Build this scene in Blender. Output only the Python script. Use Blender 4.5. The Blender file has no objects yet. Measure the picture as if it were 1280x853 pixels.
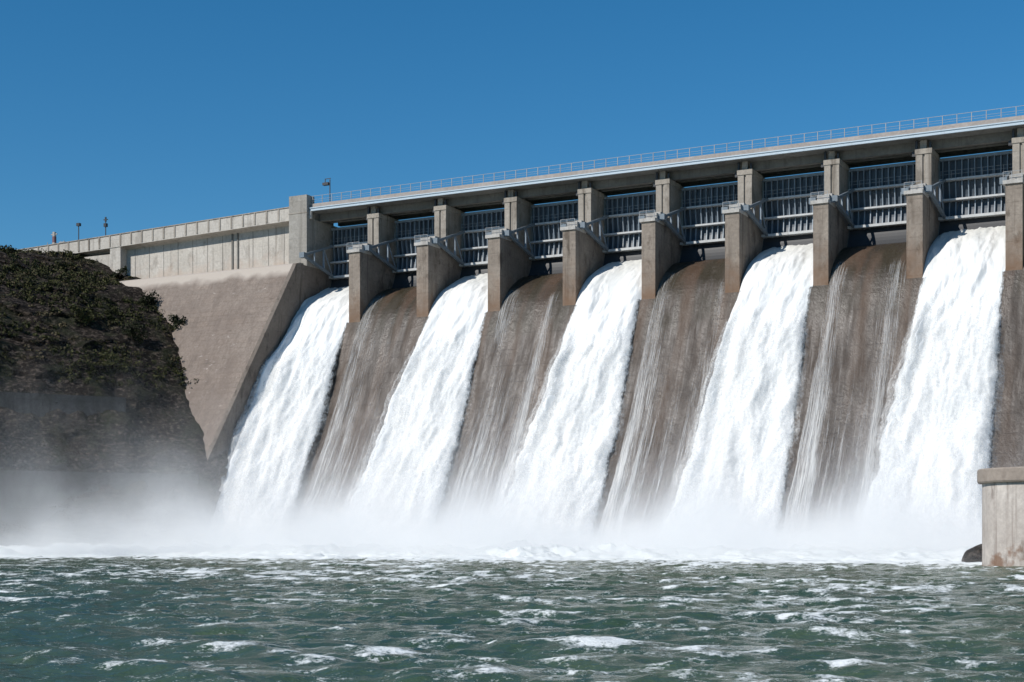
import bpy, bmesh, math, random
import numpy as np
from mathutils import Vector
R = math.radians
random.seed(7); rng = np.random.default_rng(7)
scene = bpy.context.scene
COL = scene.collection

# ------------------------------------------------------------------ camera
# dam axis = +X, downstream = -Y, river level = 0
TH = 0.480
CX, CY, CZ = 126.69, -189.66, 2.5
cam_d = bpy.data.cameras.new('camera'); cam = bpy.data.objects.new('camera', cam_d); COL.objects.link(cam)
cam.location = (CX, CY, CZ); cam.rotation_euler = (R(90), 0, TH)
cam_d.sensor_width = 36; cam_d.lens = 1864/1280*36; cam_d.shift_y = (670-426.5)/1280
cam_d.clip_start = 0.5; cam_d.clip_end = 20000
scene.camera = cam

# ------------------------------------------------------------------ sky, sun, exposure
SUN_AZ, SUN_EL = R(28), R(38)
sd = Vector((-math.sin(SUN_AZ)*math.cos(SUN_EL), -math.cos(SUN_AZ)*math.cos(SUN_EL), math.sin(SUN_EL)))
world = bpy.data.worlds.new('World'); scene.world = world; world.use_nodes = True
wn, wl = world.node_tree.nodes, world.node_tree.links
sky = wn.new('ShaderNodeTexSky'); sky.sky_type = 'NISHITA'; sky.sun_disc = False
sky.sun_elevation = SUN_EL; sky.sun_rotation = math.atan2(sd.x, sd.y) % (2*math.pi)
sky.altitude = 0; sky.air_density = 1.0; sky.dust_density = 0.0; sky.ozone_density = 6
hsv = wn.new('ShaderNodeHueSaturation'); hsv.inputs['Hue'].default_value = .492; hsv.inputs['Saturation'].default_value = 1.25; wl.new(sky.outputs[0], hsv.inputs['Color'])
bg = wn['Background']; wl.new(hsv.outputs[0], bg.inputs[0]); bg.inputs[1].default_value = 0.080
sun_d = bpy.data.lights.new('sun', 'SUN'); sun_d.energy = 3.7; sun_d.angle = R(0.5); sun_d.color = (1, 0.955, 0.89)
sun = bpy.data.objects.new('sun', sun_d); COL.objects.link(sun); sun.rotation_euler = sd.to_track_quat('Z', 'Y').to_euler()
vs = scene.view_settings; vs.view_transform = 'Standard'; vs.look = 'None'; vs.gamma = 1; vs.use_curve_mapping = False
vs.exposure = 0.30
cy = scene.cycles
cy.use_denoising = True; cy.max_bounces = 6; cy.diffuse_bounces = 3; cy.glossy_bounces = 2
cy.transparent_max_bounces = 12; cy.volume_bounces = 4; cy.volume_step_rate = 3.0; cy.volume_max_steps = 256
cy.sample_clamp_indirect = 4

# ------------------------------------------------------------------ helpers
def link(o, parent=None, loc=None):
    COL.objects.link(o)
    if parent: o.parent = parent
    if loc: o.location = loc
    return o
def tag(o, label=None, cat=None, group=None, kind=None):
    for k, v in (('label', label), ('category', cat), ('group', group), ('kind', kind)):
        if v: o[k] = v
    return o
def empty(name, loc=(0, 0, 0), **kw):
    o = bpy.data.objects.new(name, None); o.empty_display_size = .5
    link(o, None, loc); return tag(o, **kw)
class MB:
    def __init__(s): s.v, s.f = [], []
    def add(s, vs, fs):
        n = len(s.v); s.v += [tuple(map(float, v)) for v in vs]; s.f += [tuple(i+n for i in f) for f in fs]; return s
    def box(s, x0, x1, y0, y1, z0, z1):
        return s.add([(x, y, z) for z in (z0, z1) for y in (y0, y1) for x in (x0, x1)],
                     [(0, 2, 3, 1), (4, 5, 7, 6), (0, 1, 5, 4), (2, 6, 7, 3), (0, 4, 6, 2), (1, 3, 7, 5)])
    def prism_x(s, prof, x0, x1):            # closed (y,z) polygon swept along x
        n = len(prof); vs = [(x, y, z) for x in (x0, x1) for y, z in prof]
        fs = [(i, (i+1) % n, n+(i+1) % n, n+i) for i in range(n)] + [tuple(range(n))[::-1], tuple(range(n, 2*n))]
        return s.add(vs, fs)
    def loft_x(s, prof, f0, f1):              # as prism_x, with ends given as functions of z
        n = len(prof); vs = [(f(z), y, z) for f in (f0, f1) for y, z in prof]
        fs = [(i, (i+1) % n, n+(i+1) % n, n+i) for i in range(n)] + [tuple(range(n))[::-1], tuple(range(n, 2*n))]
        return s.add(vs, fs)
    def bar(s, a, b, w, h=None):
        a, b = Vector(a), Vector(b); h = h or w; d = (b-a).normalized()
        up = Vector((0, 0, 1)) if abs(d.z) < .95 else Vector((0, 1, 0))
        u = d.cross(up).normalized()*w/2; v = u.cross(d).normalized()*h/2
        vs = [p+q for p in (a, b) for q in (-u-v, u-v, u+v, -u+v)]
        return s.add(vs, [(0, 1, 5, 4), (1, 2, 6, 5), (2, 3, 7, 6), (3, 0, 4, 7), (3, 2, 1, 0), (4, 5, 6, 7)])
    def lathe(s, prof, cx, cy_, n=48):
        m = len(prof)
        vs = [(cx+r*math.cos(2*math.pi*k/n), cy_+r*math.sin(2*math.pi*k/n), z) for k in range(n) for r, z in prof]
        fs = [(k*m+j, ((k+1) % n)*m+j, ((k+1) % n)*m+j+1, k*m+j+1) for k in range(n) for j in range(m-1)]
        return s.add(vs, fs)
    def build(s, name, mt, parent=None, loc=None, smooth=False):
        me = bpy.data.meshes.new(name); me.from_pydata(s.v, [], s.f)
        bm = bmesh.new(); bm.from_mesh(me); bmesh.ops.recalc_face_normals(bm, faces=bm.faces); bm.to_mesh(me); bm.free()
        me.materials.append(mt)
        if smooth: me.polygons.foreach_set('use_smooth', [True]*len(me.polygons))
        return link(bpy.data.objects.new(name, me), parent, loc)
def grid_mesh(name, P, mt, attrs={}, keep=None, parent=None, smooth=True, flip=False):
    """P: (n,m,3) array of points; keep: (n-1,m-1) bool"""
    n, m = P.shape[:2]
    idx = np.arange(n*m).reshape(n, m)
    q = np.stack([idx[:-1, :-1], idx[:-1, 1:], idx[1:, 1:], idx[1:, :-1]], -1)
    q = q[keep] if keep is not None else q.reshape(-1, 4)
    if flip: q = q[:, ::-1]
    used = np.unique(q); remap = -np.ones(n*m, int); remap[used] = np.arange(len(used)); q = remap[q]
    V = P.reshape(-1, 3)[used]
    me = bpy.data.meshes.new(name)
    me.vertices.add(len(V)); me.vertices.foreach_set('co', V.astype(np.float32).ravel())
    me.loops.add(q.size); me.loops.foreach_set('vertex_index', q.astype(np.int32).ravel())
    me.polygons.add(len(q)); me.polygons.foreach_set('loop_start', np.arange(0, q.size, 4, dtype=np.int32))
    me.polygons.foreach_set('use_smooth', np.full(len(q), smooth))
    me.update(calc_edges=True); me.validate()
    for k, a in attrs.items():
        at = me.attributes.new(k, 'FLOAT', 'POINT'); at.data.foreach_set('value', a.reshape(-1)[used].astype(np.float32))
    me.materials.append(mt)
    return link(bpy.data.objects.new(name, me), parent)
_perm = {}
def vnoise(x, y, seed=0):
    x, y = np.broadcast_arrays(np.asarray(x, float), np.asarray(y, float))
    if seed not in _perm: _perm[seed] = np.random.default_rng(seed+100).random((256, 256))
    T = _perm[seed]; xi, yi = np.floor(x).astype(int), np.floor(y).astype(int)
    fx, fy = x-xi, y-yi; fx = fx*fx*(3-2*fx); fy = fy*fy*(3-2*fy)
    a, b, c, d = T[xi & 255, yi & 255], T[(xi+1) & 255, yi & 255], T[xi & 255, (yi+1) & 255], T[(xi+1) & 255, (yi+1) & 255]
    return (a*(1-fx)+b*fx)*(1-fy)+(c*(1-fx)+d*fx)*fy
def fbm(x, y, seed=0, o=4, g=.5):
    s, a, t = 0, 1, 0
    for k in range(o):
        s = s+a*vnoise(x*2**k, y*2**k, seed+k); t += a; a *= g
    return s/t
def sstep(a, b, x):
    t = np.clip((x-a)/(b-a), 0, 1); return t*t*(3-2*t)

# ------------------------------------------------------------------ node helper
class NT:
    def __init__(s, name):
        s.m = bpy.data.materials.new(name); s.m.use_nodes = True; s.t = s.m.node_tree
        s.b = s.t.nodes['Principled BSDF']; s.out = s.t.nodes['Material Output']; s._pos = None
    def n(s, typ, **kw):
        nd = s.t.nodes.new(typ)
        for k, v in kw.items(): setattr(nd, k, v)
        return nd
    def l(s, a, b): s.t.links.new(a, b)
    def set(s, sock, v):
        if isinstance(v, bpy.types.NodeSocket): s.l(v, sock)
        elif isinstance(v, (tuple, list)) and len(v) == 3 and sock.type == 'RGBA': sock.default_value = (*v, 1)
        else: sock.default_value = v
    def pos(s):
        if s._pos is None: s._pos = s.n('ShaderNodeNewGeometry').outputs['Position']
        return s._pos
    def mapped(s, scale=(1, 1, 1), loc=(0, 0, 0), rot=(0, 0, 0), vec=None):
        mp = s.n('ShaderNodeMapping'); s.l(vec or s.pos(), mp.inputs[0])
        mp.inputs['Scale'].default_value = scale; mp.inputs['Location'].default_value = loc; mp.inputs['Rotation'].default_value = rot
        return mp.outputs[0]
    def noise(s, scale=1, detail=4, rough=.55, stretch=(1, 1, 1), vec=None, dist=0, loc=(0, 0, 0)):
        nd = s.n('ShaderNodeTexNoise'); s.l(s.mapped(stretch, loc, vec=vec), nd.inputs['Vector'])
        nd.inputs['Scale'].default_value = scale; nd.inputs['Detail'].default_value = detail
        nd.inputs['Roughness'].default_value = rough; nd.inputs['Distortion'].default_value = dist
        return nd.outputs['Fac']
    def rng(s, v, a, b, c=0, d=1, smooth=False):
        nd = s.n('ShaderNodeMapRange'); nd.interpolation_type = 'SMOOTHSTEP' if smooth else 'LINEAR'
        s.set(nd.inputs[0], v)
        for i, q in enumerate((a, b, c, d)): s.set(nd.inputs[i+1], q)
        return nd.outputs[0]
    def math(s, op, a, b=0.0, clamp=False):
        nd = s.n('ShaderNodeMath', operation=op); nd.use_clamp = clamp; s.set(nd.inputs[0], a); s.set(nd.inputs[1], b); return nd.outputs[0]
    def mix(s, f, a, b, mode='MIX'):
        nd = s.n('ShaderNodeMix', data_type='RGBA', blend_type=mode)
        s.set(nd.inputs[0], f); s.set(nd.inputs[6], a); s.set(nd.inputs[7], b); return nd.outputs[2]
    def sep(s, vec=None):
        nd = s.n('ShaderNodeSeparateXYZ'); s.l(vec or s.pos(), nd.inputs[0]); return nd.outputs
    def attr(s, name):
        return s.n('ShaderNodeAttribute', attribute_name=name).outputs['Fac']
    def bump(s, h, strength=.5, dist=.1):
        nd = s.n('ShaderNodeBump'); nd.inputs['Strength'].default_value = strength; nd.inputs['Distance'].default_value = dist
        s.l(h, nd.inputs['Height']); s.l(nd.outputs[0], s.b.inputs['Normal'])
    def fin(s, col=None, rough=.8, metal=0, spec=None, alpha=None):
        if col is not None: s.set(s.b.inputs['Base Color'], col)
        s.set(s.b.inputs['Roughness'], rough); s.set(s.b.inputs['Metallic'], metal)
        if spec is not None: s.set(s.b.inputs['Specular IOR Level'], spec)
        if alpha is not None: s.set(s.b.inputs['Alpha'], alpha)
        return s.m

def concrete(name, c1, c2, streak=(.12, .1, .08), streak_amt=.55, lift=1.5, joint=.35, low=None, lowz=(36, 42)):
    t = NT(name)
    big = t.noise(.22, 5, .6)
    col = t.mix(t.rng(big, .35, .65), c1, c2)
    fine = t.noise(2.3, 8, .72)
    col = t.mix(t.rng(fine, .35, .68, 0, .55), col, tuple(.62*c for c in c1))
    st = t.noise(1.0, 4, .6, (1.1, 1.1, .045))
    st2 = t.noise(2.6, 3, .6, (1.3, 1.3, .05), loc=(7, 3, 0))
    sm = t.math('MULTIPLY', t.rng(st, .52, .68, 0, 1), t.rng(st2, .35, .6, .25, 1))
    col = t.mix(t.math('MULTIPLY', sm, streak_amt), col, streak)
    z = t.sep()[2]
    fr = t.math('FRACT', t.math('DIVIDE', z, lift))
    jn = t.math('MULTIPLY', t.math('LESS_THAN', fr, .05), t.rng(t.noise(.9, 3), .42, .62, .05, .8))
    col = t.mix(t.math('MULTIPLY', jn, joint), col, tuple(.4*c for c in c1))
    pt = t.noise(.55, 6, .7, (1, 1, .5), loc=(4, 9, 2)); col = t.mix(t.rng(pt, .54, .64, 0, streak_amt*.75), col, streak)
    if low:
        lz = t.rng(t.math('ADD', z, t.rng(t.noise(.5, 4), .3, .7, -2.0, 2.0)), lowz[0], lowz[1], 1, 0)
        col = t.mix(t.math('MULTIPLY', lz, .8), col, low)
    t.bump(t.math('ADD', fine, t.math('MULTIPLY', jn, -.6)), .5, .06)
    return t.fin(col, .88, spec=.25)

M = {}
M['pier'] = concrete('pier_concrete', (.20, .165, .135), (.31, .265, .22), (.07, .053, .04), .85, 1.6, .5, (.17, .10, .06), (34.5, 41))
M['wall'] = concrete('wall_concrete', (.15, .125, .105), (.20, .17, .145), (.06, .048, .038), .85, 2.6, .3)
M['column'] = concrete('column_concrete', (.31, .275, .235), (.40, .36, .31), (.12, .10, .08), .75, 2.2, .35)
M['cap'] = concrete('cap_concrete', (.42, .40, .37), (.50, .48, .45), (.2, .18, .16), .5)
M['tower'] = concrete('tower_concrete', (.29, .27, .24), (.37, .35, .315), (.14, .13, .11), .6, 1.45, .5)
M['panel'] = concrete('panel_concrete', (.47, .435, .385), (.55, .515, .465), (.2, .175, .15), .6, 1.7, .25, (.42, .34, .28), (44.5, 48))
M['parapet'] = concrete('parapet_concrete', (.33, .295, .27), (.42, .375, .345), (.3, .25, .21), .35, 9, 0)
M['girder'] = concrete('girder_concrete', (.17, .165, .15), (.22, .21, .19), (.08, .08, .07), .5, 9, 0)
M['block'] = concrete('block_concrete', (.44, .39, .35), (.62, .57, .52), (.15, .115, .095), .9, 40, 0, (.17, .085, .045), (-.25, .75))
M['block_cap'] = concrete('block_cap_concrete', (.27, .225, .19), (.34, .29, .245), (.13, .1, .08), .5, 40, 0)
M['retaining'] = concrete('retaining_concrete', (.035, .034, .032), (.10, .097, .092), (.02, .018, .016), .9, 3.1, .4)

def steel(name, c, rough=.5, rust=.25):
    t = NT(name)
    col = t.mix(t.rng(t.noise(1.2, 5, .65), .42, .75, 0, rust), c, tuple(v*.45 for v in c))
    col = t.mix(t.rng(t.noise(.8, 4, .6, (2, 2, .12)), .55, .7, 0, rust), col, (.10, .07, .05))
    t.bump(t.noise(3, 3), .15, .02)
    return t.fin(col, rough, .0, spec=.4)
M['skin'] = steel('skin_steel', (.050, .066, .086), .45, .4)
M['rib'] = steel('rib_steel', (.24, .29, .34), .45, .3)
M['ledge'] = steel('ledge_steel', (.50, .51, .51), .5, .25)
M['arm'] = steel('arm_steel', (.15, .185, .215), .5, .3)
M['edge'] = steel('edge_steel', (.42, .50, .56), .45, .12)
M['rail'] = steel('rail_steel', (.30, .31, .32), .5, .2)
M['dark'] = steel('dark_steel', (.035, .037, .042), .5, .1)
M['red'] = steel('red_paint', (.16, .07, .07), .5, .1)

def formwork(name):
    t = NT(name)
    sx, sy, sz = t.sep()
    col = t.mix(t.rng(t.noise(.12, 5, .6), .35, .65), (.225, .183, .155), (.28, .235, .20))
    col = t.mix(t.rng(t.noise(2.4, 9, .78), .38, .66, 0, .8), col, (.15, .12, .10))
    cv = t.n('ShaderNodeCombineXYZ'); t.l(sx, cv.inputs[0]); t.l(sz, cv.inputs[1])
    br = t.n('ShaderNodeTexBrick'); t.l(cv.outputs[0], br.inputs[0])
    br.inputs['Scale'].default_value = 1; br.inputs['Brick Width'].default_value = 2.3; br.inputs['Row Height'].default_value = .82
    br.inputs['Mortar Size'].default_value = .05; br.inputs['Color1'].default_value = (.9, .9, .9, 1); br.inputs['Color2'].default_value = (1.06, 1.03, 1, 1)
    br.inputs['Mortar'].default_value = (.72, .7, .68, 1); br.offset = .37
    col = t.mix(t.rng(t.noise(.35, 3), .35, .65, .12, .7), col, t.mix(1, col, br.outputs[0], 'MULTIPLY'))
    wh = t.noise(.9, 3, .5, (.9, 1, 3.2)); col = t.mix(t.rng(wh, .69, .73, 0, .5), col, (.55, .5, .46))
    dk = t.noise(.6, 4, .6, (.35, 1, 2.2), loc=(9, 0, 4)); col = t.mix(t.rng(dk, .66, .71, 0, .6), col, (.11, .09, .075))
    st = t.noise(1, 5, .65, (.9, .5, .06)); col = t.mix(t.rng(st, .50, .68, 0, .6), col, (.13, .105, .09))
    pt = t.noise(.22, 5, .65, (1, .6, .6), loc=(2, 0, 5)); col = t.mix(t.rng(pt, .52, .64, 0, .45), col, (.16, .128, .108))
    col = t.mix(t.rng(t.math('ADD', sz, t.rng(t.noise(.3, 4), .3, .7, -.7, .7)), 42.6, 43.9, 0, .9), col, (.46, .405, .35))
    t.bump(t.math('ADD', t.noise(2.5, 5, .65), t.math('MULTIPLY', br.outputs[1], -.12)), .6, .08)
    return t.fin(col, .9, spec=.2)
M['face'] = formwork('abutment_concrete')

def spillface(name):
    t = NT(name)
    sx, sy, sz = t.sep()
    col = t.mix(t.rng(t.noise(.28, 5, .62, (1, 1, .35)), .36, .64), (.062, .048, .039), (.108, .088, .074))
    st = t.noise(1.0, 5, .62, (.75, .3, .035)); col = t.mix(t.rng(st, .40, .62, 0, .85), col, (.045, .031, .022))
    s2 = t.noise(1.0, 5, .6, (2.6, .3, .04), loc=(3, 0, 9)); col = t.mix(t.rng(s2, .52, .72, 0, .7), col, (.19, .17, .155))
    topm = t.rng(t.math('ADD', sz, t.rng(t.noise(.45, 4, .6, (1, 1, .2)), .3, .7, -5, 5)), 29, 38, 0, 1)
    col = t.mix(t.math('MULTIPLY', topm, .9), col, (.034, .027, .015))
    wet = t.noise(.2, 6, .68, (1, .4, .35), loc=(6, 1, 3)); col = t.mix(t.rng(wet, .50, .60, 0, .65), col, (.040, .030, .023))
    rust = t.math('MULTIPLY', t.rng(t.noise(.33, 3, .5, (1, .2, .09), loc=(1.7, 0, 0)), .48, .62), t.rng(sz, 10, 34, .25, .9))
    col = t.mix(rust, col, (.085, .055, .037))
    fr = t.math('FRACT', t.math('DIVIDE', sz, 2.4)); jn = t.math('MULTIPLY', t.math('LESS_THAN', fr, .04), t.rng(t.noise(.5, 2), .45, .6))
    col = t.mix(t.math('MULTIPLY', jn, .45), col, (.05, .04, .035))
    t.bump(t.math('ADD', t.noise(1.6, 6, .68, (1, 1, .5)), t.math('MULTIPLY', jn, -.15)), .8, .18)
    return t.fin(col, t.rng(st, .4, .7, .35, .75), spec=.4)
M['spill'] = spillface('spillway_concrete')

def whitewater(name, soft, bst=.26, sx=1, amax=1):
    t = NT(name)
    u, v = t.attr('u'), t.attr('v')
    cv = t.n('ShaderNodeCombineXYZ'); t.l(u, cv.inputs[0]); t.l(v, cv.inputs[1]); vec = cv.outputs[0]
    a = t.attr('flow')
    n1 = t.noise(1, 7, .72, (.9, .20, 1), vec=vec, dist=.6); n2 = t.noise(1, 5, .7, (3.6*sx, .75/sx**2, 1), vec=vec)
    n3 = t.noise(1, 3, .6, (6*sx, 2.6/sx**2, 1), vec=vec)
    n0 = t.noise(1, 5, .65, (.42, .085, 1), vec=vec, loc=(5, 5, 0), dist=.5)
    col = t.mix(t.rng(n1, .34, .58), (.70, .70, .69), (.85, .845, .825))
    col = t.mix(t.rng(n0, .36, .54, .55, 0), col, (.56, .58, .585))
    col = t.mix(t.rng(v, 0, 14, .45, 0), col, (.50, .49, .43))
    n = t.math('ADD', t.math('MULTIPLY', n2, .6), t.math('MULTIPLY', n3, .4))
    al = t.rng(t.math('ADD', a, t.math('MULTIPLY', t.math('SUBTRACT', n, .5), 2.2)), .5-soft, .5+soft, 0, amax)
    h = t.math('ADD', t.math('MULTIPLY', n1, 1.2), t.math('ADD', t.math('MULTIPLY', n2, .7), t.math('MULTIPLY', n3, .35)))
    t.bump(h, bst, .3)
    t.b.inputs['Subsurface Weight'].default_value = 0.0
    return t.fin(col, .75, spec=.2, alpha=al)
M['white'] = whitewater('white_water', .28)
M['spray'] = whitewater('spray_water', .5, .2, .8, .8)
M['trickle'] = whitewater('trickle_water', .28, .25, 2.4, .62)

# ------------------------------------------------------------------ dam
BAY = 12.0
PROF = [(10, 41.5), (7, 40.75), (4, 39.2), (2, 37.6), (.5, 35.8), (-.9, 33.0), (-2.75, 28.6), (-7.0, 19.3), (-11.3, 11.3), (-14.8, 5.4), (-18.2, 0), (-20, -3)]
def resample(prof, step):
    p = np.array(prof, float); d = np.r_[0, np.cumsum(np.hypot(*np.diff(p, axis=0).T))]
    # Catmull-Rom through chord length
    n = int(d[-1]/step)+1; s = np.linspace(0, d[-1], n); out = []
    for k in s:
        i = min(max(np.searchsorted(d, k)-1, 0), len(p)-2)
        t = (k-d[i])/(d[i+1]-d[i]); p0, p1, p2, p3 = p[max(i-1, 0)], p[i], p[i+1], p[min(i+2, len(p)-1)]
        m1 = (p2-p0)/((d[i+1]-d[max(i-1, 0)]) or 1)*(d[i+1]-d[i]); m2 = (p3-p1)/((d[min(i+2, len(p)-1)]-d[i]) or 1)*(d[i+1]-d[i])
        out.append((2*t**3-3*t*t+1)*p1+(t**3-2*t*t+t)*m1+(-2*t**3+3*t*t)*p2+(t**3-t*t)*m2)
    out = np.array(out); tg = np.gradient(out, axis=0); tg /= np.linalg.norm(tg, axis=1)[:, None]
    nrm = np.stack([tg[:, 1], -tg[:, 0]], 1)          # pointing downstream / up
    return s, out, nrm

dam = empty('dam', (0, 0, 0), label='large grey-brown concrete gravity dam with spillway piers spanning the river', cat='dam')
s_, pr, nr = resample(PROF, .8)
poly = [tuple(p) for p in pr] + [(16, -3), (16, 41.5)]
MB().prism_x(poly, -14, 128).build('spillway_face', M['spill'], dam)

# one pier with sub-parts, then copies
def make_pier():
    m = MB()
    m.prism_x([(0, 27), (0, 45.5), (15, 45.5), (15, 27)], 0, 2)
    # vertical chamfer ribs on the nose
    p = m.build('pier', M['pier'], dam)
    c = MB(); c.box(0, .85, 5.2, 9.6, 45.5, 51.7); c.box(.85, 1.15, 5.42, 9.6, 45.5, 51.7); c.box(1.15, 2.0, 5.2, 9.6, 45.5, 51.7)
    c.box(-.08, 2.08, 5.1, 9.7, 51.7, 52.4); c.box(.1, 1.9, 9.6, 15, 45.5, 52.4)
    c.build('column', M['column'], p)
    k = MB(); k.box(-.3, 2.05, -.25, 3.4, 45.5, 45.95); k.box(.35, 1.95, .6, 4.6, 45.95, 46.75); k.box(.9, 1.9, 2.2, 4.9, 46.75, 47.2)
    k.build('cap', M['cap'], p)
    for q_ in ((.55, 1.35, 5.35, 6.3, 52.4, 53.56), (.5, 1.5, 7.4, 9.2, 52.4, 53.56)): MB().box(*q_).build('bearing', M['column'], p)
    for q_ in ((-.05, .22, 5.25, 5.6, 52.4, 53.5), (1.7, 1.95, 5.3, 5.7, 52.4, 53.2), (-.55, -.08, 5.6, 6.1, 51.6, 52.2)): MB().box(*q_).build('bracket', M['dark'], p)
    r = MB()
    for x in (-.25, .75, 1.95): r.bar((x, -.15, 45.95), (x, -.15, 47.0), .06)
    for z in (46.5, 47.0): r.bar((-.25, -.15, z), (1.95, -.15, z), .05)
    r.build('handrail', M['rail'], p)
    return p
pier0 = make_pier(); piers = [pier0]
for i in range(1, 10):
    c = pier0.copy(); COL.objects.link(c); c.parent = dam; c.location = (BAY*i, 0, 0); piers.append(c)
    for ch in pier0.children:
        d = ch.copy(); COL.objects.link(d); d.parent = c

# left abutment block, training wall, tower, recessed wall
SL = .59
def flare(z): return -3.5*(45-z)/45     # the wall leans outwards towards its foot
def slope_prof(off=0, top=46.6):
    pts = [(4.5, top), (3.2, 45.6), (1.6, 44.2)] ; z0, y0 = 44.2, 1.6
    return pts + [(y0-SL*(z0-z), z) for z in (40, 30, 20, 10, 0, -3)]
sp = [(5.7, 45.6), (2.2, 45.3), (.95, 44.95), (.5, 44.72)] + [(.5-SL*(44.72-z), z) for z in (40, 33, 26, 20, 14, 8, 2, -3)]
MB().loft_x(sp + [(16, -3), (16, 45.6)], lambda z: -95, lambda z: -10.72+flare(z)).build('abutment_face', M['face'], dam)
tw = [(9.0, 44.9), (.47, 44.9)] + [(.47-SL*(44.9-z), z) for z in (40, 33, 26, 20, 14, 8, 2, -3)]
MB().loft_x(tw + [(16, -3), (16, 44.9)], lambda z: -10.75+flare(z), lambda z: -10+flare(z)).build('training_wall', M['wall'], dam)
MB().box(98.3, 128, 5.9, 15, 40, 53.5).build('right_abutment', M['column'], dam)
t = MB(); t.box(-13.4, -10, 3.1, 5.2, 44.9, 56.1); t.box(-12.2, -9.95, 5.2, 15, 44.9, 52.5); t.box(-13.2, -10.3, 5.2, 11, 52.5, 54.4)
tower = t.build('tower', M['tower'], dam)
MB().box(-9.99, -9.6, 3.7, 4.1, 52.4, 53.6).build('wall_box', M['cap'], tower)
MB().box(-13.46, -9.94, 3.04, 5.26, 53.25, 53.4).build('string_course', M['column'], tower)
def zl(x): return 54.6-(-13.4-x)*.027          # the crest line drops very slightly to the left
x0, x1 = -49.0, -13.4
MB().box(x0-2, x1, 5.6, 14, 40, 52.2).build('recessed_wall', M['panel'], dam)
m = MB()   # overhanging parapet with a coved soffit
for a, b in ((-95, x1),):
    prof = lambda x: [(3.9, zl(x)-2.1), (3.9, zl(x)), (4.25, zl(x)), (4.25, zl(x)-.9), (15, zl(x)-.9), (15, zl(x)-2.6), (5.7, zl(x)-2.5), (5.2, zl(x)-2.25)]
    pa, pb = prof(a), prof(b); n = len(pa)
    m.add([(a, *q) for q in pa]+[(b, *q) for q in pb], [(i, (i+1) % n, n+(i+1) % n, n+i) for i in range(n)]+[tuple(range(n)), tuple(range(n, 2*n))])
par = m.build('crest_parapet', M['panel'], dam)
pil0 = None
x = -16.0
while x > -80:
    z = zl(x)
    if pil0 is None:
        pil0 = MB().box(-.14, .14, 3.80, 3.9, -1.9, .04).build('pilaster', M['column'], par); o = pil0
    else:
        o = pil0.copy(); COL.objects.link(o); o.parent = par
    o.location = (x, 0, z); x -= 2.35
MB().box(-90, x1-.01, 3.78, 3.9, -.02, .12).build('coping', M['column'], par).location = (0, 0, 53.0)
bpy.data.objects['coping'].rotation_euler = (0, -math.atan(.027), 0); bpy.data.objects['coping'].location = (0, 0, zl(0))
MB().box(-51.3, x0, 4.0, 14, 38, 51.6).build('end_pilaster', M['panel'], dam)
MB().box(-95, -51.3, 4.6, 14, 36, 50.6).build('wing_wall', M['panel'], dam)
for x in (-26.6, -25.5): MB().box(x, x+.28, 5.42, 5.6, 45.9, 52.0).build('drain_pipe', M['girder'], dam)
for k in range(11): MB().box(-47.2+3.1*k, -47.12+3.1*k, 5.55, 5.6, 45.9, 51.9).build('joint_strip', M['tower'], dam)

# ------------------------------------------------------------------ road bridge on the piers
br = empty('bridge', (-9.9, 4, 53.6), label='long road bridge with pale steel edge and railing resting on the dam piers', cat='bridge')
BO = (9.9, -4, -53.6)
def bp(m, name, mt, parent=None): return m.build(name, mt, parent or br, None if parent else BO)
XE = 128
bp(MB().box(-9.9, XE, 4.0, 13.2, 53.62, 54.2), 'deck', M['girder'])
bp(MB().box(-9.9, XE, 3.72, 4.0, 53.58, 54.12).box(-9.9, XE, 3.60, 3.72, 53.96, 54.10), 'edge_beam', M['edge'])
bp(MB().box(-9.9, XE, 4.02, 4.38, 54.2, 54.76), 'kerb_wall', M['parapet'])
bp(MB().box(-9.9, XE, 6.5, 7.3, 52.5, 53.62), 'girder', M['girder'])
bp(MB().box(-9.9, XE, 9.0, 9.8, 52.75, 53.62), 'girder', M['girder'])
bp(MB().box(-9.9, XE, 11.6, 12.4, 52.72, 53.62), 'girder', M['girder'])
rl = MB()
for z, w in ((56.0, .05), (55.45, .03), (55.15, .025)): rl.bar((-9.9, 4.2, z), (XE, 4.2, z), w)
rail = bp(rl, 'railing', M['rail'])
post0 = MB().bar((0, 4.2, 54.86), (0, 4.2, 56.02), .085).build('post', M['rail'], rail, (-9.6, 0, 0))
for k in range(1, 76):
    c = post0.copy(); COL.objects.link(c); c.parent = rail; c.location = (-9.6+1.8*k, 0, 0)

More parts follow.
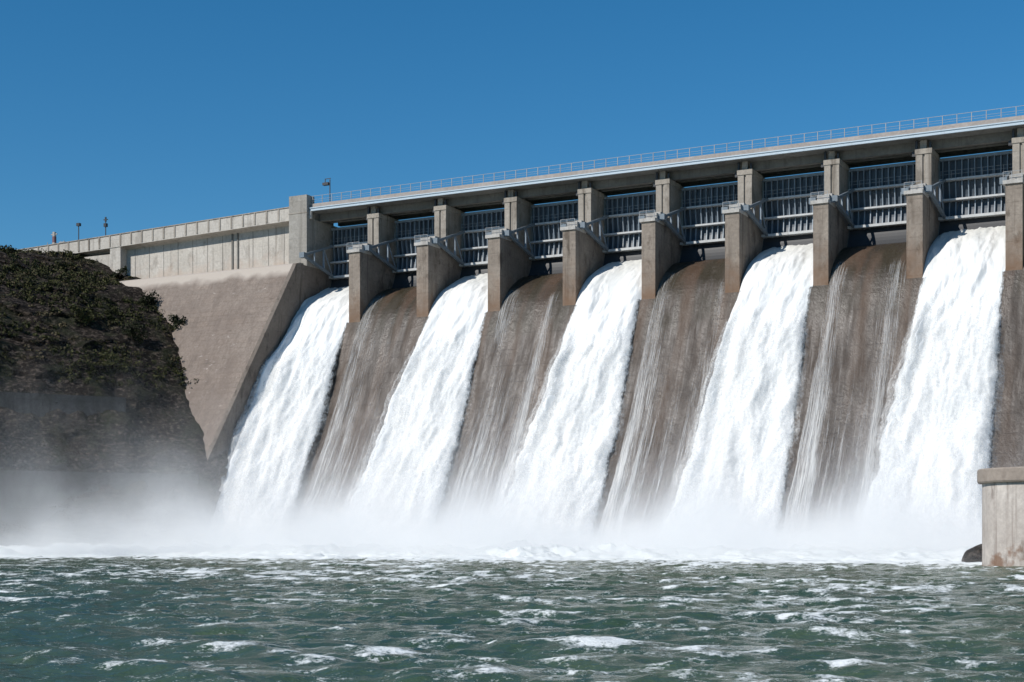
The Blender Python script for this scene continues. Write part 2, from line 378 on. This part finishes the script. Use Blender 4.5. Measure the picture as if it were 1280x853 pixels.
# ------------------------------------------------------------------ radial gates
TY, TZ = 1.5, 46.25                     # trunnion axis
def arc(r, z):
    z = min(z, 48.6)                    # the upper leaf stands upright
    return TY+math.sqrt(max(r*r-(z-TZ)**2, 0))
def make_gate():
    W = 4.9; zs = np.linspace(40.9, 51.95, 17)
    g = empty('radial_gate', (0, 0, 0))
    L = lambda y, z: (y-10, z-42.6)
    prof = [L(arc(9.0, z), z) for z in zs] + [L(arc(9.12, z), z) for z in zs[::-1]]
    MB().prism_x(prof, -W, W).build('skin_plate', M['skin'], g)
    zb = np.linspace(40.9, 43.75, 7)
    MB().prism_x([L(arc(9.0, z)-.03, z) for z in zb]+[L(arc(8.9, z), z) for z in zb[::-1]], -W, W).build('shade_plate', M['dark'], g)  # dark plate added in front of the skin, painting shade below the bottom girder
    for z, d, h in ((49.0, .95, .24), (46.4, 1.05, .24), (43.95, 1.15, .34)):
        y1 = arc(9.0, z)-.02
        b = MB(); b.box(-W, W, y1-d-10, y1-10, z-h/2-42.6, z+h/2-42.6); b.build('girder', M['ledge'], g)
    MB().box(-W, W, arc(9, 51.6)-.5-10, arc(9, 51.6)-10.03, 51.6-42.6, 51.97-42.6).build('top_beam', M['rib'], g)
    zr = np.linspace(43.7, 51.6, 13)
    rp = [L(arc(9.0, z)-.01, z) for z in zr] + [L(arc(8.55, z), z) for z in zr[::-1]]
    r0 = MB().prism_x(rp, -.06, .06).build('rib', M['rib'], g, (-4.5, 0, 0))
    for k in range(1, 12):
        c = r0.copy(); COL.objects.link(c); c.parent = g; c.location = (-4.5+9.0*k/11, 0, 0)
    for s in (-1, 1):
        xt, xg = s*4.55, s*4.1
        tr = Vector((xt, *L(TY, TZ)))
        u = Vector((xg, *L(arc(8.2, 49.0), 49.0))); l = Vector((xg, *L(arc(8.2, 43.95), 43.95)))
        MB().bar(tr, u, .30, .36).build('arm', M['arm'], g)
        MB().bar(tr, l, .34, .42).build('arm', M['arm'], g)
        for pa_, pb_, w_ in ((tr.lerp(u, .66), tr.lerp(l, .66), .26), (tr.lerp(u, .36), tr.lerp(l, .36), .2), (tr.lerp(u, .66), tr.lerp(l, .95), .14)):
            MB().bar(pa_, pb_, w_).build('strut', M['rib'], g)
        MB().bar(tr+Vector((-.45*1, 0, 0)), tr+Vector((.45, 0, 0)), .8).build('trunnion', M['arm'], g)
    # thin guard rail on the walkway ledge
    h = MB(); y = arc(9, 49)-1.0-10
    for k in range(8): h.bar((-4.6+9.2*k/7, y, 49.1-42.6), (-4.6+9.2*k/7, y, 50.1-42.6), .05)
    for z in (49.65, 50.1): h.bar((-4.7, y, z-42.6), (4.7, y, z-42.6), .04)
    h.build('guard_rail', M['rail'], g)
    return g
gate_lab = ['steel radial gate beside the square end tower, above the leftmost white fall',
            'steel radial gate above the leftmost brown wet bay', 'steel radial gate above the second white fall from the left',
            'steel radial gate above the second brown bay from the left', 'steel radial gate above the middle white fall',
            'steel radial gate above the third brown bay from the left', 'steel radial gate above the fourth white fall from the left',
            'steel radial gate above the rightmost brown bay', 'steel radial gate above the rightmost white fall']
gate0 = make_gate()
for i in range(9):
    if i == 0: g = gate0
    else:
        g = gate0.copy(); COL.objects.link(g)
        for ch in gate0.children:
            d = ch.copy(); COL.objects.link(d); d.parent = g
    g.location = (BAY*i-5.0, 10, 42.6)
    tag(g, gate_lab[i], 'gate', 'radial gates between the dam piers')

# ------------------------------------------------------------------ falling water
SS, PP, NN = resample([(9.6, 41.9)]+PROF[1:], .22)
S0 = SS[np.argmin(abs(PP[:, 0]-0))]      # arc length at the pier nose
def sheet(i, seed, toe_l, toe_r, xl=None, xr=None):
    xl = BAY*i-9.97 if xl is None else xl; xr = BAY*i-.03 if xr is None else xr
    nu = 90; u = np.linspace(0, 1, nu)
    s = SS[:, None]; k = np.clip((s-S0)/(SS[-1]-S0), 0, 1)
    L = xl+(toe_l-xl)*k**.8; Rr = xr+(toe_r-xr)*k
    wob = (fbm(s*.3, 0*s, seed+1, 5, .6)-.5)*2.0*k**.5; wob2 = (fbm(s*.35, 0*s+9, seed+2, 5, .6)-.5)*1.2*k**.5
    f_ = 1 if i % 2 == 0 else .25
    L = L+wob*f_; Rr = Rr+wob2*f_
    return u[None, :], s, k, L+(Rr-L)*u[None, :], L, Rr
def fall(i, seed, toe_l, toe_r, label):
    u, s, k, X, L, Rr = sheet(i, seed, toe_l, toe_r)
    edge = np.minimum(u*(Rr-L), (1-u)*(Rr-L))
    if i == 0: L = -9.97+flare(PP[:, 1][:, None]); X = L+(Rr-L)*u; edge = (1-u)*(Rr-L)+0*s
    body = 1-np.exp(-edge/.8)
    th = (.45+1.0*sstep(0, .25, k))*body
    # fold along the left edge: fast ridge that leaves the pier nose, then a trough
    c = .10+.05*np.sin(s*.11+seed); th = th+.75*np.exp(-((u-c)/.055)**2)*sstep(.02, .2, k)*(1-.5*k) - .45*np.exp(-((u-c-.13)/.05)**2)*sstep(.02, .25, k)
    w = u*(Rr-L)
    th = th+((fbm(w*.34+.25*np.sin(s*.35+seed), s*.07, seed+3, 3)-.5)*2.0+(fbm(w*.7, s*.15, seed+13, 5, .56)-.5)*1.15*(1-.35*k))*body*sstep(-1, 12, s)+(fbm(w*1.7, s*.55, seed+5, 4, .6)-.5)*.36*body*(1-.6*k)
    if i == 0: th = th+1.7*np.exp(-(w/4.5)**2)*np.sin(np.pi*np.clip(k*.93, 0, 1))+.5*sstep(.02, .2, k)
    th = np.maximum(th, .03)
    y = PP[:, 0][:, None]+NN[:, 0][:, None]*th; z = PP[:, 1][:, None]+NN[:, 1][:, None]*th
    P = np.stack([X+0*y, y, z], -1)
    fl = .05+np.clip(edge/1.0, 0, 1)*1.5+0*s
    fl = np.where(k < .001, np.maximum(fl, .9), fl)+(0*s+.35*sstep(0, 3, s)-.35)
    A = dict(u=X-BAY*i+20*seed+0*y, v=s+0*X, flow=fl)
    o = grid_mesh('waterfall', P, M['white'], A, flip=True)
    tag(o, label, 'waterfall', 'white water falling over the spillway bays')
    # torn spray just outside the sheet
    th2 = th+.15+.9*fbm(w*.9, s*.35, seed+9)**2*sstep(0, .3, k)
    Lx = X+(u-.5)*np.minimum(1.3, .2+k*3.0)
    y = PP[:, 0][:, None]+NN[:, 0][:, None]*th2; z = PP[:, 1][:, None]+NN[:, 1][:, None]*th2
    e2 = np.minimum(u, 1-u)*11
    f2 = .05+.34*np.clip(e2/.9, 0, 1)+.7*(fbm(w*.6, s*.22, seed+8)-.5)-.7*(1-sstep(S0-.5, S0+9, s))
    kp = (SS[:-1] > S0+.5)[:, None] & np.ones((1, X.shape[1]-1), bool)
    grid_mesh('spray', np.stack([Lx+0*y, y, z], -1), M['spray'], dict(u=X-BAY*i+20*seed+50+0*y, v=s+0*X, flow=f2), kp, parent=o, flip=True)
    return o
fall_labs = ['leftmost white fall, pouring beside the sloping training wall', 'second white fall from the left', 'middle one of the five white falls',
             'second white fall from the right', 'rightmost white fall, behind the round concrete block']
toes = [(-13.9, 1.0), (8.4, 25.0), (32.4, 48.6), (57.0, 72.6), (81.8, 96.6)]
for j, (a, b) in enumerate(toes): fall(2*j, 3+j*4, a, b, 'broad foaming '+fall_labs[j])
# thin streams over the brown bays: (u0 top, u1 toe, width top, width toe, strength, start s, end s)
ST = {1: [(.10, .12, .10, .30, .9, 4, 60), (.35, .42, .03, .05, .35, 12, 40), (.62, .8, .03, .2, .35, 5, 60)],
      3: [(.10, .02, .10, .16, 1.0, 6, 22), (.80, .86, .06, .14, .95, 8, 60), (.25, .25, .05, .35, .42, 18, 60), (.5, .5, .2, .3, .25, 20, 60)],
      5: [(.08, .10, .09, .26, .95, 5, 60), (.96, .92, .06, .14, .7, 8, 60), (.5, .5, .25, .4, .22, 20, 60)],
      7: [(.08, .05, .07, .12, .8, 6, 60), (.14, .22, .05, .12, .55, 8, 60), (.86, .86, .10, .10, .75, 7, 45), (.6, .62, .08, .15, .18, 14, 60)]}
TL = {1: 'thin water trickling down the leftmost brown bay', 3: 'thin water trickling down the second brown bay from the left',
      5: 'thin water trickling down the third brown bay from the left', 7: 'thin water trickling down the rightmost brown bay'}
for i, sts in ST.items():
    u, s, k, X, L, Rr = sheet(i, 40+i, dict(enumerate(t_[1] for t_ in toes))[(i-1)//2]+.1, toes[(i+1)//2][0]+1.5)
    fl = np.zeros((len(SS), X.shape[1]))
    w = u*(Rr-L)
    for (u0, u1, w0, w1, stg, sa, sb) in sts:
        c = u0+(u1-u0)*k+.03*(fbm(s*.15, 0*s+u0*30, 60+i)-.5); ww = 1.45*(w0+(w1-w0)*k)
        fl = fl+.86*stg*np.exp(-((u-c)/ww)**2)*sstep(sa, sa+3, s)*(1-sstep(sb-8, sb, s))
    fl = fl*(.55+.9*(fbm(w*1.3, s*.05, 70+i)-.2))
    fl = fl+.50*sstep(.15, .75, k)*sstep(.42, .66, fbm(w*2.3, s*.035, 90+i))+.07*sstep(.3, 1, k)
    th = .07+.22*np.clip(fl, 0, 1)*fbm(w*2.2, s*.4, 80+i)
    y = PP[:, 0][:, None]+NN[:, 0][:, None]*th; z = PP[:, 1][:, None]+NN[:, 1][:, None]*th
    kp = fl > .16; kp = kp[:-1, :-1] | kp[1:, 1:]
    o = grid_mesh('water_trickle', np.stack([X+0*y, y, z], -1), M['trickle'], dict(u=X+0*y, v=s+0*X, flow=np.clip(fl*.66, 0, .8)-.04), kp, flip=True)
    tag(o, TL[i], 'trickle', 'thin streams over the brown bays')

# ------------------------------------------------------------------ river
def waves(r, d, seed):
    n = 256; g = np.random.default_rng(seed); L = 41.0 if seed == 1 else 29.0
    kx = np.fft.fftfreq(n, L/n)*2*np.pi; KX, KY = np.meshgrid(kx, kx, indexing='ij'); K = np.hypot(KX, KY); K[0, 0] = 1
    amp = np.where((K > 2*np.pi/5) & (K < 2*np.pi/.4), K**-1.75, 0)*(.35+.65*(KY/K)**2)
    h = np.fft.ifft2(amp*np.exp(2j*np.pi*g.random((n, n)))).real; h /= h.std()
    x = (r/L*n) % n; y = (d/L*n) % n; xi, yi = x.astype(int), y.astype(int); fx, fy = x-xi, y-yi
    a, b = xi % n, (xi+1) % n; c, e = yi % n, (yi+1) % n
    return (h[a, c]*(1-fx)+h[b, c]*fx)*(1-fy)+(h[a, e]*(1-fx)+h[b, e]*fx)*fy
dd = [8.0]
while dd[-1] < 265: dd.append(dd[-1]+.13+max(dd[-1]-25, 0)*.0028)
dd = np.array([-3000, -600, -80, 0] + dd + [300, 420, 900, 2500, 6000])
rr = [0.0]
while rr[-1] < 135: rr.append(rr[-1]+.17+rr[-1]*.0065)
rr = np.array(rr[1:]+[200, 600, 2500, 6000]); rr = np.r_[-rr[::-1], 0, rr]
D, Rm = np.meshgrid(dd, rr, indexing='ij')
c_, s2_ = math.cos(TH), math.sin(TH)
WX = CX+Rm*c_-D*s2_; WY = CY+Rm*s2_+D*c_
inn = ((D > 4) & (D < 290) & (abs(Rm) < 150)).astype(float)
toe = sstep(-75, -22, WY)*(WY < 6)
h = waves(WX, WY, 1)*.050+waves(WX*.62+5, WY*.62, 2)*.045+waves(WX*2.3, WY*2.3+7, 2)*.019*(D < 140)
lf = sstep(5, -25, WX) if False else np.clip((5-WX)/30, 0, 1)
WYL = WY+26*lf
tb = sstep(-54, -34, WYL+(fbm(WX*.09, WY*.09, 11)-.5)*26)
H = h*(1+1.6*toe)+tb*(.5+2.8*(fbm(WX*.3, WY*.3, 21, 5, .65)-.42))
foam = .36*(fbm(WX*.05, WY*.09, 31, 4)-.5)*2+.45*(h/.1)*.18
patch = .40*fbm(WX*.16+3, WY*.16, 35, 5, .58)+.60*fbm(WX*.95+3, WY*.95, 36, 4, .62)
fleck = np.clip((fbm(WX*.9, WY*.9, 71, 4, .6)-.60)*7, 0, 1)*sstep(.48, .58, fbm(WX*.09, WY*.12, 75, 3))
foam = np.clip((patch-.53)*4.6+foam*.9+h*2.2+fleck, 0, 1)*.85*(.72+.28*sstep(-175, -60, WY)) + sstep(-78, -40, WYL+(patch-.5)*60)*.42+.12 + sstep(-74, -36, WYL+(fbm(WX*.09, WY*.09, 11)-.5)*30+(patch-.5)*30)**1.4*1.15
foam = np.clip(foam, 0, 1.2)*inn
H = H*inn - (1-inn)*.4

def river_mat():
    t = NT('river_water')
    f = t.attr('foam')
    n1 = t.noise(1.0, 7, .75, (1, 1, 1), dist=.6); n2 = t.noise(3.6, 6, .75, dist=.4)
    n3 = t.noise(11, 4, .75)
    nn = t.math('ADD', t.math('MULTIPLY', n1, .42), t.math('ADD', t.math('MULTIPLY', n2, .33), t.math('MULTIPLY', n3, .25)))
    fm = t.rng(t.math('ADD', f, t.math('MULTIPLY', t.math('SUBTRACT', nn, .5), 4.6)), .36, .76)
    deep = t.mix(t.rng(t.noise(.09, 3), .35, .65), (.034, .064, .034), (.066, .096, .050))
    far = t.rng(t.sep()[1], -130, -40)
    deep = t.mix(t.math('MULTIPLY', far, .7), deep, (.085, .108, .062))
    col = t.mix(fm, deep, (.78, .80, .78))
    t.l(t.rng(fm, 0, 1, .16, .8), t.b.inputs['Roughness'])
    t.b.inputs['IOR'].default_value = 1.33
    w1 = t.noise(1.8, 5, .65); w2 = t.noise(6.5, 4, .65)
    t.bump(t.math('ADD', w1, t.math('MULTIPLY', w2, .4)), .55, .17)
    t.set(t.b.inputs['Base Color'], col); t.b.inputs['Specular IOR Level'].default_value = .5
    return t.m
M['river'] = river_mat()
rv = grid_mesh('river', np.stack([WX, WY, H], -1), M['river'], dict(foam=foam))
if rv.data.polygons[0].normal.z < 0: rv.data.flip_normals()
tag(rv, kind='structure')
tag(MB().box(-2500, 2500, 16.2, 3000, -3, 36).build('reservoir', M['river']), kind='structure')

# ------------------------------------------------------------------ hillside on the left bank
CT = [(-80, 9.0, 51.4), (-66, 6.5, 51.3), (-58.5, 4.5, 50.9), (-52.5, 4.0, 48.6), (-49.2, 4.0, 46.7), (-40.8, 1.2, 43), (-33.9, -2.2, 38.2), (-30.1, -4.0, 35.4),
      (-26.5, -7.0, 31.1), (-21.6, -11.6, 24.3), (-16.6, -16.2, 17.8), (-13.5, -19.4, 13.5), (-12.7, -21.9, 10.0), (-12.5, -25, 4), (-12.5, -28, -3)]
CT = [(x, (y if z > 44 else .3-SL*(44.72-z)), z) for x, y, z in CT]
ct = np.array(CT[::-1]); dz = np.r_[0, np.cumsum(np.linalg.norm(np.diff(ct, axis=0), axis=1))]
nz = 230; q = np.linspace(0, dz[-1], nz); C = np.stack([np.interp(q, dz, ct[:, j]) for j in range(3)], 1)
nl = 260; lt = np.linspace(-4, 75, nl)
dv = np.array([-.52, -.854, 0]); nv = np.array([.854, -.52, 0])
P = C[:, None, :]+lt[None, :, None]*dv
ZZ, LL = P[..., 2], lt[None, :]+0*P[..., 2]
taper = .25+.75*sstep(0, 12, LL)
disp = (fbm(LL*.09, ZZ*.08, 41, 5)-.5)*7*taper+(fbm(LL*.35, ZZ*.5, 45, 5, .6)-.5)*2.6*(.4+.6*taper)
ledge = (np.floor(ZZ/4.6+fbm(LL*.06, ZZ*.02, 48)*2.5)*4.6-ZZ)*.16
disp = disp+ledge*taper
P = P+disp[..., None]*nv
P[..., 2] += (fbm(LL*.3, q[:, None]*.3, 51, 4)-.5)*1.3*sstep(0, 30, q)[:, None]
def rock_mat(name, a, b, c):
    t = NT(name)
    col = t.mix(t.rng(t.noise(.35, 6, .65), .35, .65), a, b)
    col = t.mix(t.rng(t.noise(1.3, 6, .7, (1, 1, 1.6)), .5, .68), col, c)
    col = t.mix(t.rng(t.noise(.22, 4, .6, loc=(4, 4, 4)), .5, .65, 0, .7), col, (.030, .036, .018))
    t.bump(t.math('ADD', t.noise(1.1, 9, .75), t.noise(.45, 5, .7, (.5, .5, 2.4))), 1, 1.0)
    return t.fin(col, .95, spec=.15)
M['rock'] = rock_mat('rock', (.008, .006, .005), (.032, .025, .020), (.17, .135, .11))
hl = grid_mesh('hillside', P, M['rock'])
tag(hl, kind='structure')
# back of the hill top
top = P[-1]; bk = np.stack([top, top+np.array([-25, 20, -2.0]), top+np.array([-90, 120, -20])], 0)
tag(grid_mesh('hilltop', bk, M['rock']), kind='structure')

def leaf_mat(name, a, b):
    t = NT(name)
    col = t.mix(t.rng(t.noise(.8, 4, .6), .35, .65), a, b)
    col = t.mix(t.rng(t.noise(7, 2), .3, .7, 0, .5), col, tuple(v*.5 for v in a))
    return t.fin(col, .8, spec=.2)
M['leaf'] = leaf_mat('scrub_leaf', (.014, .017, .007), (.085, .086, .028))
M['dry'] = leaf_mat('dry_grass', (.07, .058, .032), (.12, .098, .055))
M['shrub'] = leaf_mat('shrub_leaf', (.012, .015, .006), (.028, .034, .012))
M['wood'] = steel('wood', (.05, .04, .03), .9, .2)
def leaves(name, cen, rad, per, size, mt, parent=None, flat=.7):
    cen = np.asarray(cen, float); rad = np.asarray(rad, float); n = len(cen)*per
    d = rng.normal(size=(n, 3)); d /= np.linalg.norm(d, axis=1)[:, None]; d *= (rng.random(n)**.45)[:, None]; d[:, 2] *= flat
    c = np.repeat(cen, per, 0)+d*np.repeat(rad, per)[:, None]
    a = rng.normal(size=(n, 3)); a /= np.linalg.norm(a, axis=1)[:, None]
    b = np.cross(a, rng.normal(size=(n, 3))); b /= np.linalg.norm(b, axis=1)[:, None]
    sz = (size*(.5+rng.random(n)))[:, None]
    V = np.stack([c-a*sz, c+b*sz*.6, c+a*sz, c-b*sz*.6], 1).reshape(-1, 3)
    me = bpy.data.meshes.new(name); me.from_pydata(V.tolist(), [], np.arange(4*n).reshape(-1, 4).tolist()); me.materials.append(mt)
    return link(bpy.data.objects.new(name, me), parent)
iz = rng.integers(75, nz, 3000); il = rng.integers(8, 150, 3000)
pts = P[iz, il]; ok = fbm(lt[il]*.13, q[iz]*.13, 55, 3) > .47
sc = leaves('scrub', pts[ok]+nv*.15, .35+rng.random(ok.sum())**2*1.1, 30, .19, M['leaf']); tag(sc, kind='stuff')
iz = rng.integers(85, nz, 1500); il = rng.integers(6, 150, 1500); pts = P[iz, il]; ok = fbm(lt[il]*.2, q[iz]*.2, 58, 3) > .5
gr = leaves('dry_grass', pts[ok]+nv*.1, .35+rng.random(ok.sum())*.6, 26, .18, M['dry'], flat=.4); tag(gr, kind='stuff')
# individual shrubs that stand out of the scrub: (q fraction up the slope, metres from the dam, radius, label)
SH = [(25.5, -1.2, 1.3, 'small dark shrub poking out of the cliff edge low against the dam face'),
      (35.2, -1.0, 1.5, 'dark shrub poking out of the cliff edge against the dam face, upper one'),
      (40, 1.0, 1.5, 'dark shrub at the shoulder of the cliff below the recessed wall'),
      (46.3, 1.0, 1.3, 'dark shrub on the cliff rim right beside the end pilaster foot'),
      (27, 11, 2.4, 'wide green shrub half way up the dark hillside'),
      (36, 14, 2.0, 'olive green shrub high on the dark hillside'),
      (33, 6, 2.0, 'dark rounded shrub near the right edge of the hillside')]
for fq, lm, rad, lab in SH:
    a = int(np.argmin(abs(C[:, 2]-fq))); b = int(np.argmin(abs(lt-lm))); p = P[a, b]
    e = empty('shrub', tuple(p), label=lab, cat='shrub', group='shrubs on the hillside')
    cs = rng.normal(size=(9, 3))*rad*.42+nv*rad*.35+np.array([0, 0, rad*.4])
    leaves('foliage', cs, rad*(.35+.3*rng.random(9)), 60, .2, M['shrub'] if lm < 9 else M['leaf'], e, 1)
    st = MB()
    for k in range(4): st.bar((0, 0, -.3), tuple(cs[k]*.8), .07)
    st.build('stem', M['wood'], e)

# retaining walls at the foot of the hill
def wall_seg(off, z0, z1, l0, l1, th=1.5):
    i = int(np.argmin(abs(C[:, 2]-z1))); base = np.array([C[i, 0], C[i, 1], 0])
    m = MB(); a = base+dv*l0+nv*off; b = base+dv*l1+nv*off
    vs = []
    for p in (a, b):
        for o_, z in ((.25, z0), (0, z1), (-th, z1), (-th, z0)): vs.append(tuple(p+nv*o_+np.array([0, 0, z])))
    return m.add(vs, [(0, 1, 5, 4), (1, 2, 6, 5), (2, 3, 7, 6), (3, 0, 4, 7), (0, 3, 2, 1), (4, 5, 6, 7)])
lw = wall_seg(1.6, -3, 11.3, .6, 75, 7).build('retaining_wall', M['retaining'])
tag(lw, 'low dark concrete retaining wall along the water at the left, in the mist', 'wall')
uw = wall_seg(3.0, 11, 22.6, 10.5, 75, 8).build('retaining_wall', M['retaining'])
tag(uw, 'upper dark concrete retaining wall below the scrubby hillside', 'wall')

# ------------------------------------------------------------------ round block at the right, rock beside it
def at(u, v, z):                          # pixel of the photograph -> point on a level
    Z = 1864*(z-CZ)/(670-v) if abs(670-v) > 1e-6 else 1; X = (u-640)/1864*Z
    return CX+X*c_-Z*s2_, CY+X*s2_+Z*c_
RB = 5.0
bx = 1232+RB*1864/120.5; Zb = 119.5; Xb = (bx-640)/1864*Zb
bc = (CX+Xb*c_-Zb*s2_, CY+Xb*s2_+Zb*c_)
blk = empty('concrete_block', (bc[0], bc[1], 0), label='round pinkish concrete pier with a darker cap standing in the river at right', cat='pier')
MB().lathe([(0, 6.72), (RB, 6.72), (RB, -2), (0, -2)], 0, 0, 72).build('body', M['block'], blk, smooth=False)
MB().lathe([(0, 7.9), (RB+.3, 7.86), (RB+.38, 7.75), (RB+.38, 6.85), (RB+.3, 6.72), (0, 6.72)], 0, 0, 72).build('cap', M['block_cap'], blk)
Zr = 138.0; Xr = (1217-640)/1864*Zr; rk = (CX+Xr*c_-Zr*s2_, CY+Xr*s2_+Zr*c_)
bm = bmesh.new(); bmesh.ops.create_icosphere(bm, subdivisions=4, radius=1)
for v in bm.verts:
    c = v.co; f = .75+.5*float(fbm(np.array(c.x*1.6+5), np.array(c.y*1.6+c.z*1.3+5), 90, 4))
    v.co = Vector((c.x*2.8*f+.5*f*f, c.y*2.4*f, c.z*1.9*f))
me = bpy.data.meshes.new('rock'); bm.to_mesh(me); bm.free(); me.materials.append(M['rock'])
ro = link(bpy.data.objects.new('rock', me), None, (rk[0]+1, rk[1]+.5, 0)); tag(ro, 'low dark rock in the foam beside the round concrete pier', 'rock')

# ------------------------------------------------------------------ lamps and masts on the crest
def lamp(x, y, z, h, kind, label):
    e = empty('lamp_post', (x, y, z), label=label, cat='lamp post', group='posts on the dam crest')
    MB().bar((0, 0, 0), (0, 0, h), .12).build('pole', M['dark'], e)
    b = MB()
    if kind == 0: b.box(-.34, .34, -.25, .25, h-.1, h+.4)
    elif kind == 1: b.box(-.26, .26, -.25, .25, h-.9, h-.3); b.bar((-.45, 0, h+.35), (.45, 0, h+.35), .15); b.bar((0, 0, h), (0, 0, h+.8), .22)
    else: b.box(-1.25, -.15, -.3, .3, h-.85, h-.45); b.bar((-.9, 0, h-.4), (-.9, 0, h+.2), .1); b.bar((-.9, 0, h+.15), (.15, 0, h+.15), .1); b.bar((0, 0, h-.6), (-.9, 0, h-.6), .1)
    b.build('lamp_head', M['dark'], e)
    return e
lamp(-60.8, 6.5, zl(-60.8)-.9, 4.3, 0, 'thin dark lamp post with a box head on the far left crest')
lamp(-54.6, 6.5, zl(-54.6)-.9, 4.2, 1, 'thin dark mast with two small fittings, left of the end pilaster')
lamp(-7.6, 6.0, 54.2, 4.6, 2, 'short lamp post with side arm on the bridge beside the square tower')
e = empty('mast', (-67.0, 7, zl(-67)-1), label='short red and white mast on the crest at the far left above the hill', cat='mast')
MB().bar((0, 0, 0), (0, 0, 2.2), .55).build('lower_band', M['cap'], e); MB().bar((0, 0, 2.2), (0, 0, 3.3), .5).build('red_band', M['red'], e)
MB().bar((0, 0, 3.3), (0, 0, 4.1), .45).bar((-.7, 0, 3.7), (.7, 0, 3.7), .15).build('tip', M['cap'], e)
m = MB()
for dx in (-1.6, 1.5, 2.3): m.bar((dx, 0, 0), (dx, 0, 2.4), .09)
m.bar((1.2, 0, 2.1), (2.5, 0, 2.1), .25); m.build('frame', M['rail'], e)

# ------------------------------------------------------------------ mist over the stilling basin
def mist_mat():
    t = NT('mist'); t.t.nodes.remove(t.b)
    x, y, z = t.sep()
    left = t.rng(x, 15, -25, 0, 1, True)
    plume = t.math('COSINE', t.math('MULTIPLY', t.math('ADD', x, 5.5), 2*math.pi/24))
    hs = t.math('ADD', t.math('ADD', 2.0, t.math('MULTIPLY', plume, .55)), t.math('MULTIPLY', left, 1.7))
    hs = t.math('MULTIPLY', hs, t.rng(t.noise(.06, 3, .5, (1, 1, .3), loc=(8, 2, 0)), .3, .7, .55, 1.5))
    n = t.noise(.075, 4, .55, dist=.4); n2 = t.noise(.25, 3, .5)
    nz_ = t.math('ADD', t.math('MULTIPLY', n, .7), t.math('MULTIPLY', n2, .3))
    zz = t.math('MAXIMUM', z, 0.0)
    d = t.math('POWER', 2.718, t.math('MULTIPLY', t.math('DIVIDE', zz, hs), -1))
    d = t.math('MULTIPLY', d, t.rng(nz_, .34, .66, .1, 2.0))
    d = t.math('MULTIPLY', d, t.rng(t.math('ADD', y, t.math('MULTIPLY', left, 26)), -54, -33, 0, 1, True))
    d = t.math('MULTIPLY', d, t.math('MULTIPLY', t.rng(left, 0, 1, .50, .034), t.rng(x, -55, -12, .5, 1.35, True)))
    d = t.math('MULTIPLY', d, t.rng(zz, 18, 30, 1, 0, True))
    v = t.n('ShaderNodeVolumePrincipled'); v.inputs['Color'].default_value = (.995, .995, .99, 1); v.inputs['Anisotropy'].default_value = -.1
    t.l(d, v.inputs['Density']); t.l(v.outputs[0], t.out.inputs['Volume'])
    return t.m
mi = MB().box(-85, 118, -86, 0, -1, 30).build('mist', mist_mat()); tag(mi, kind='stuff')
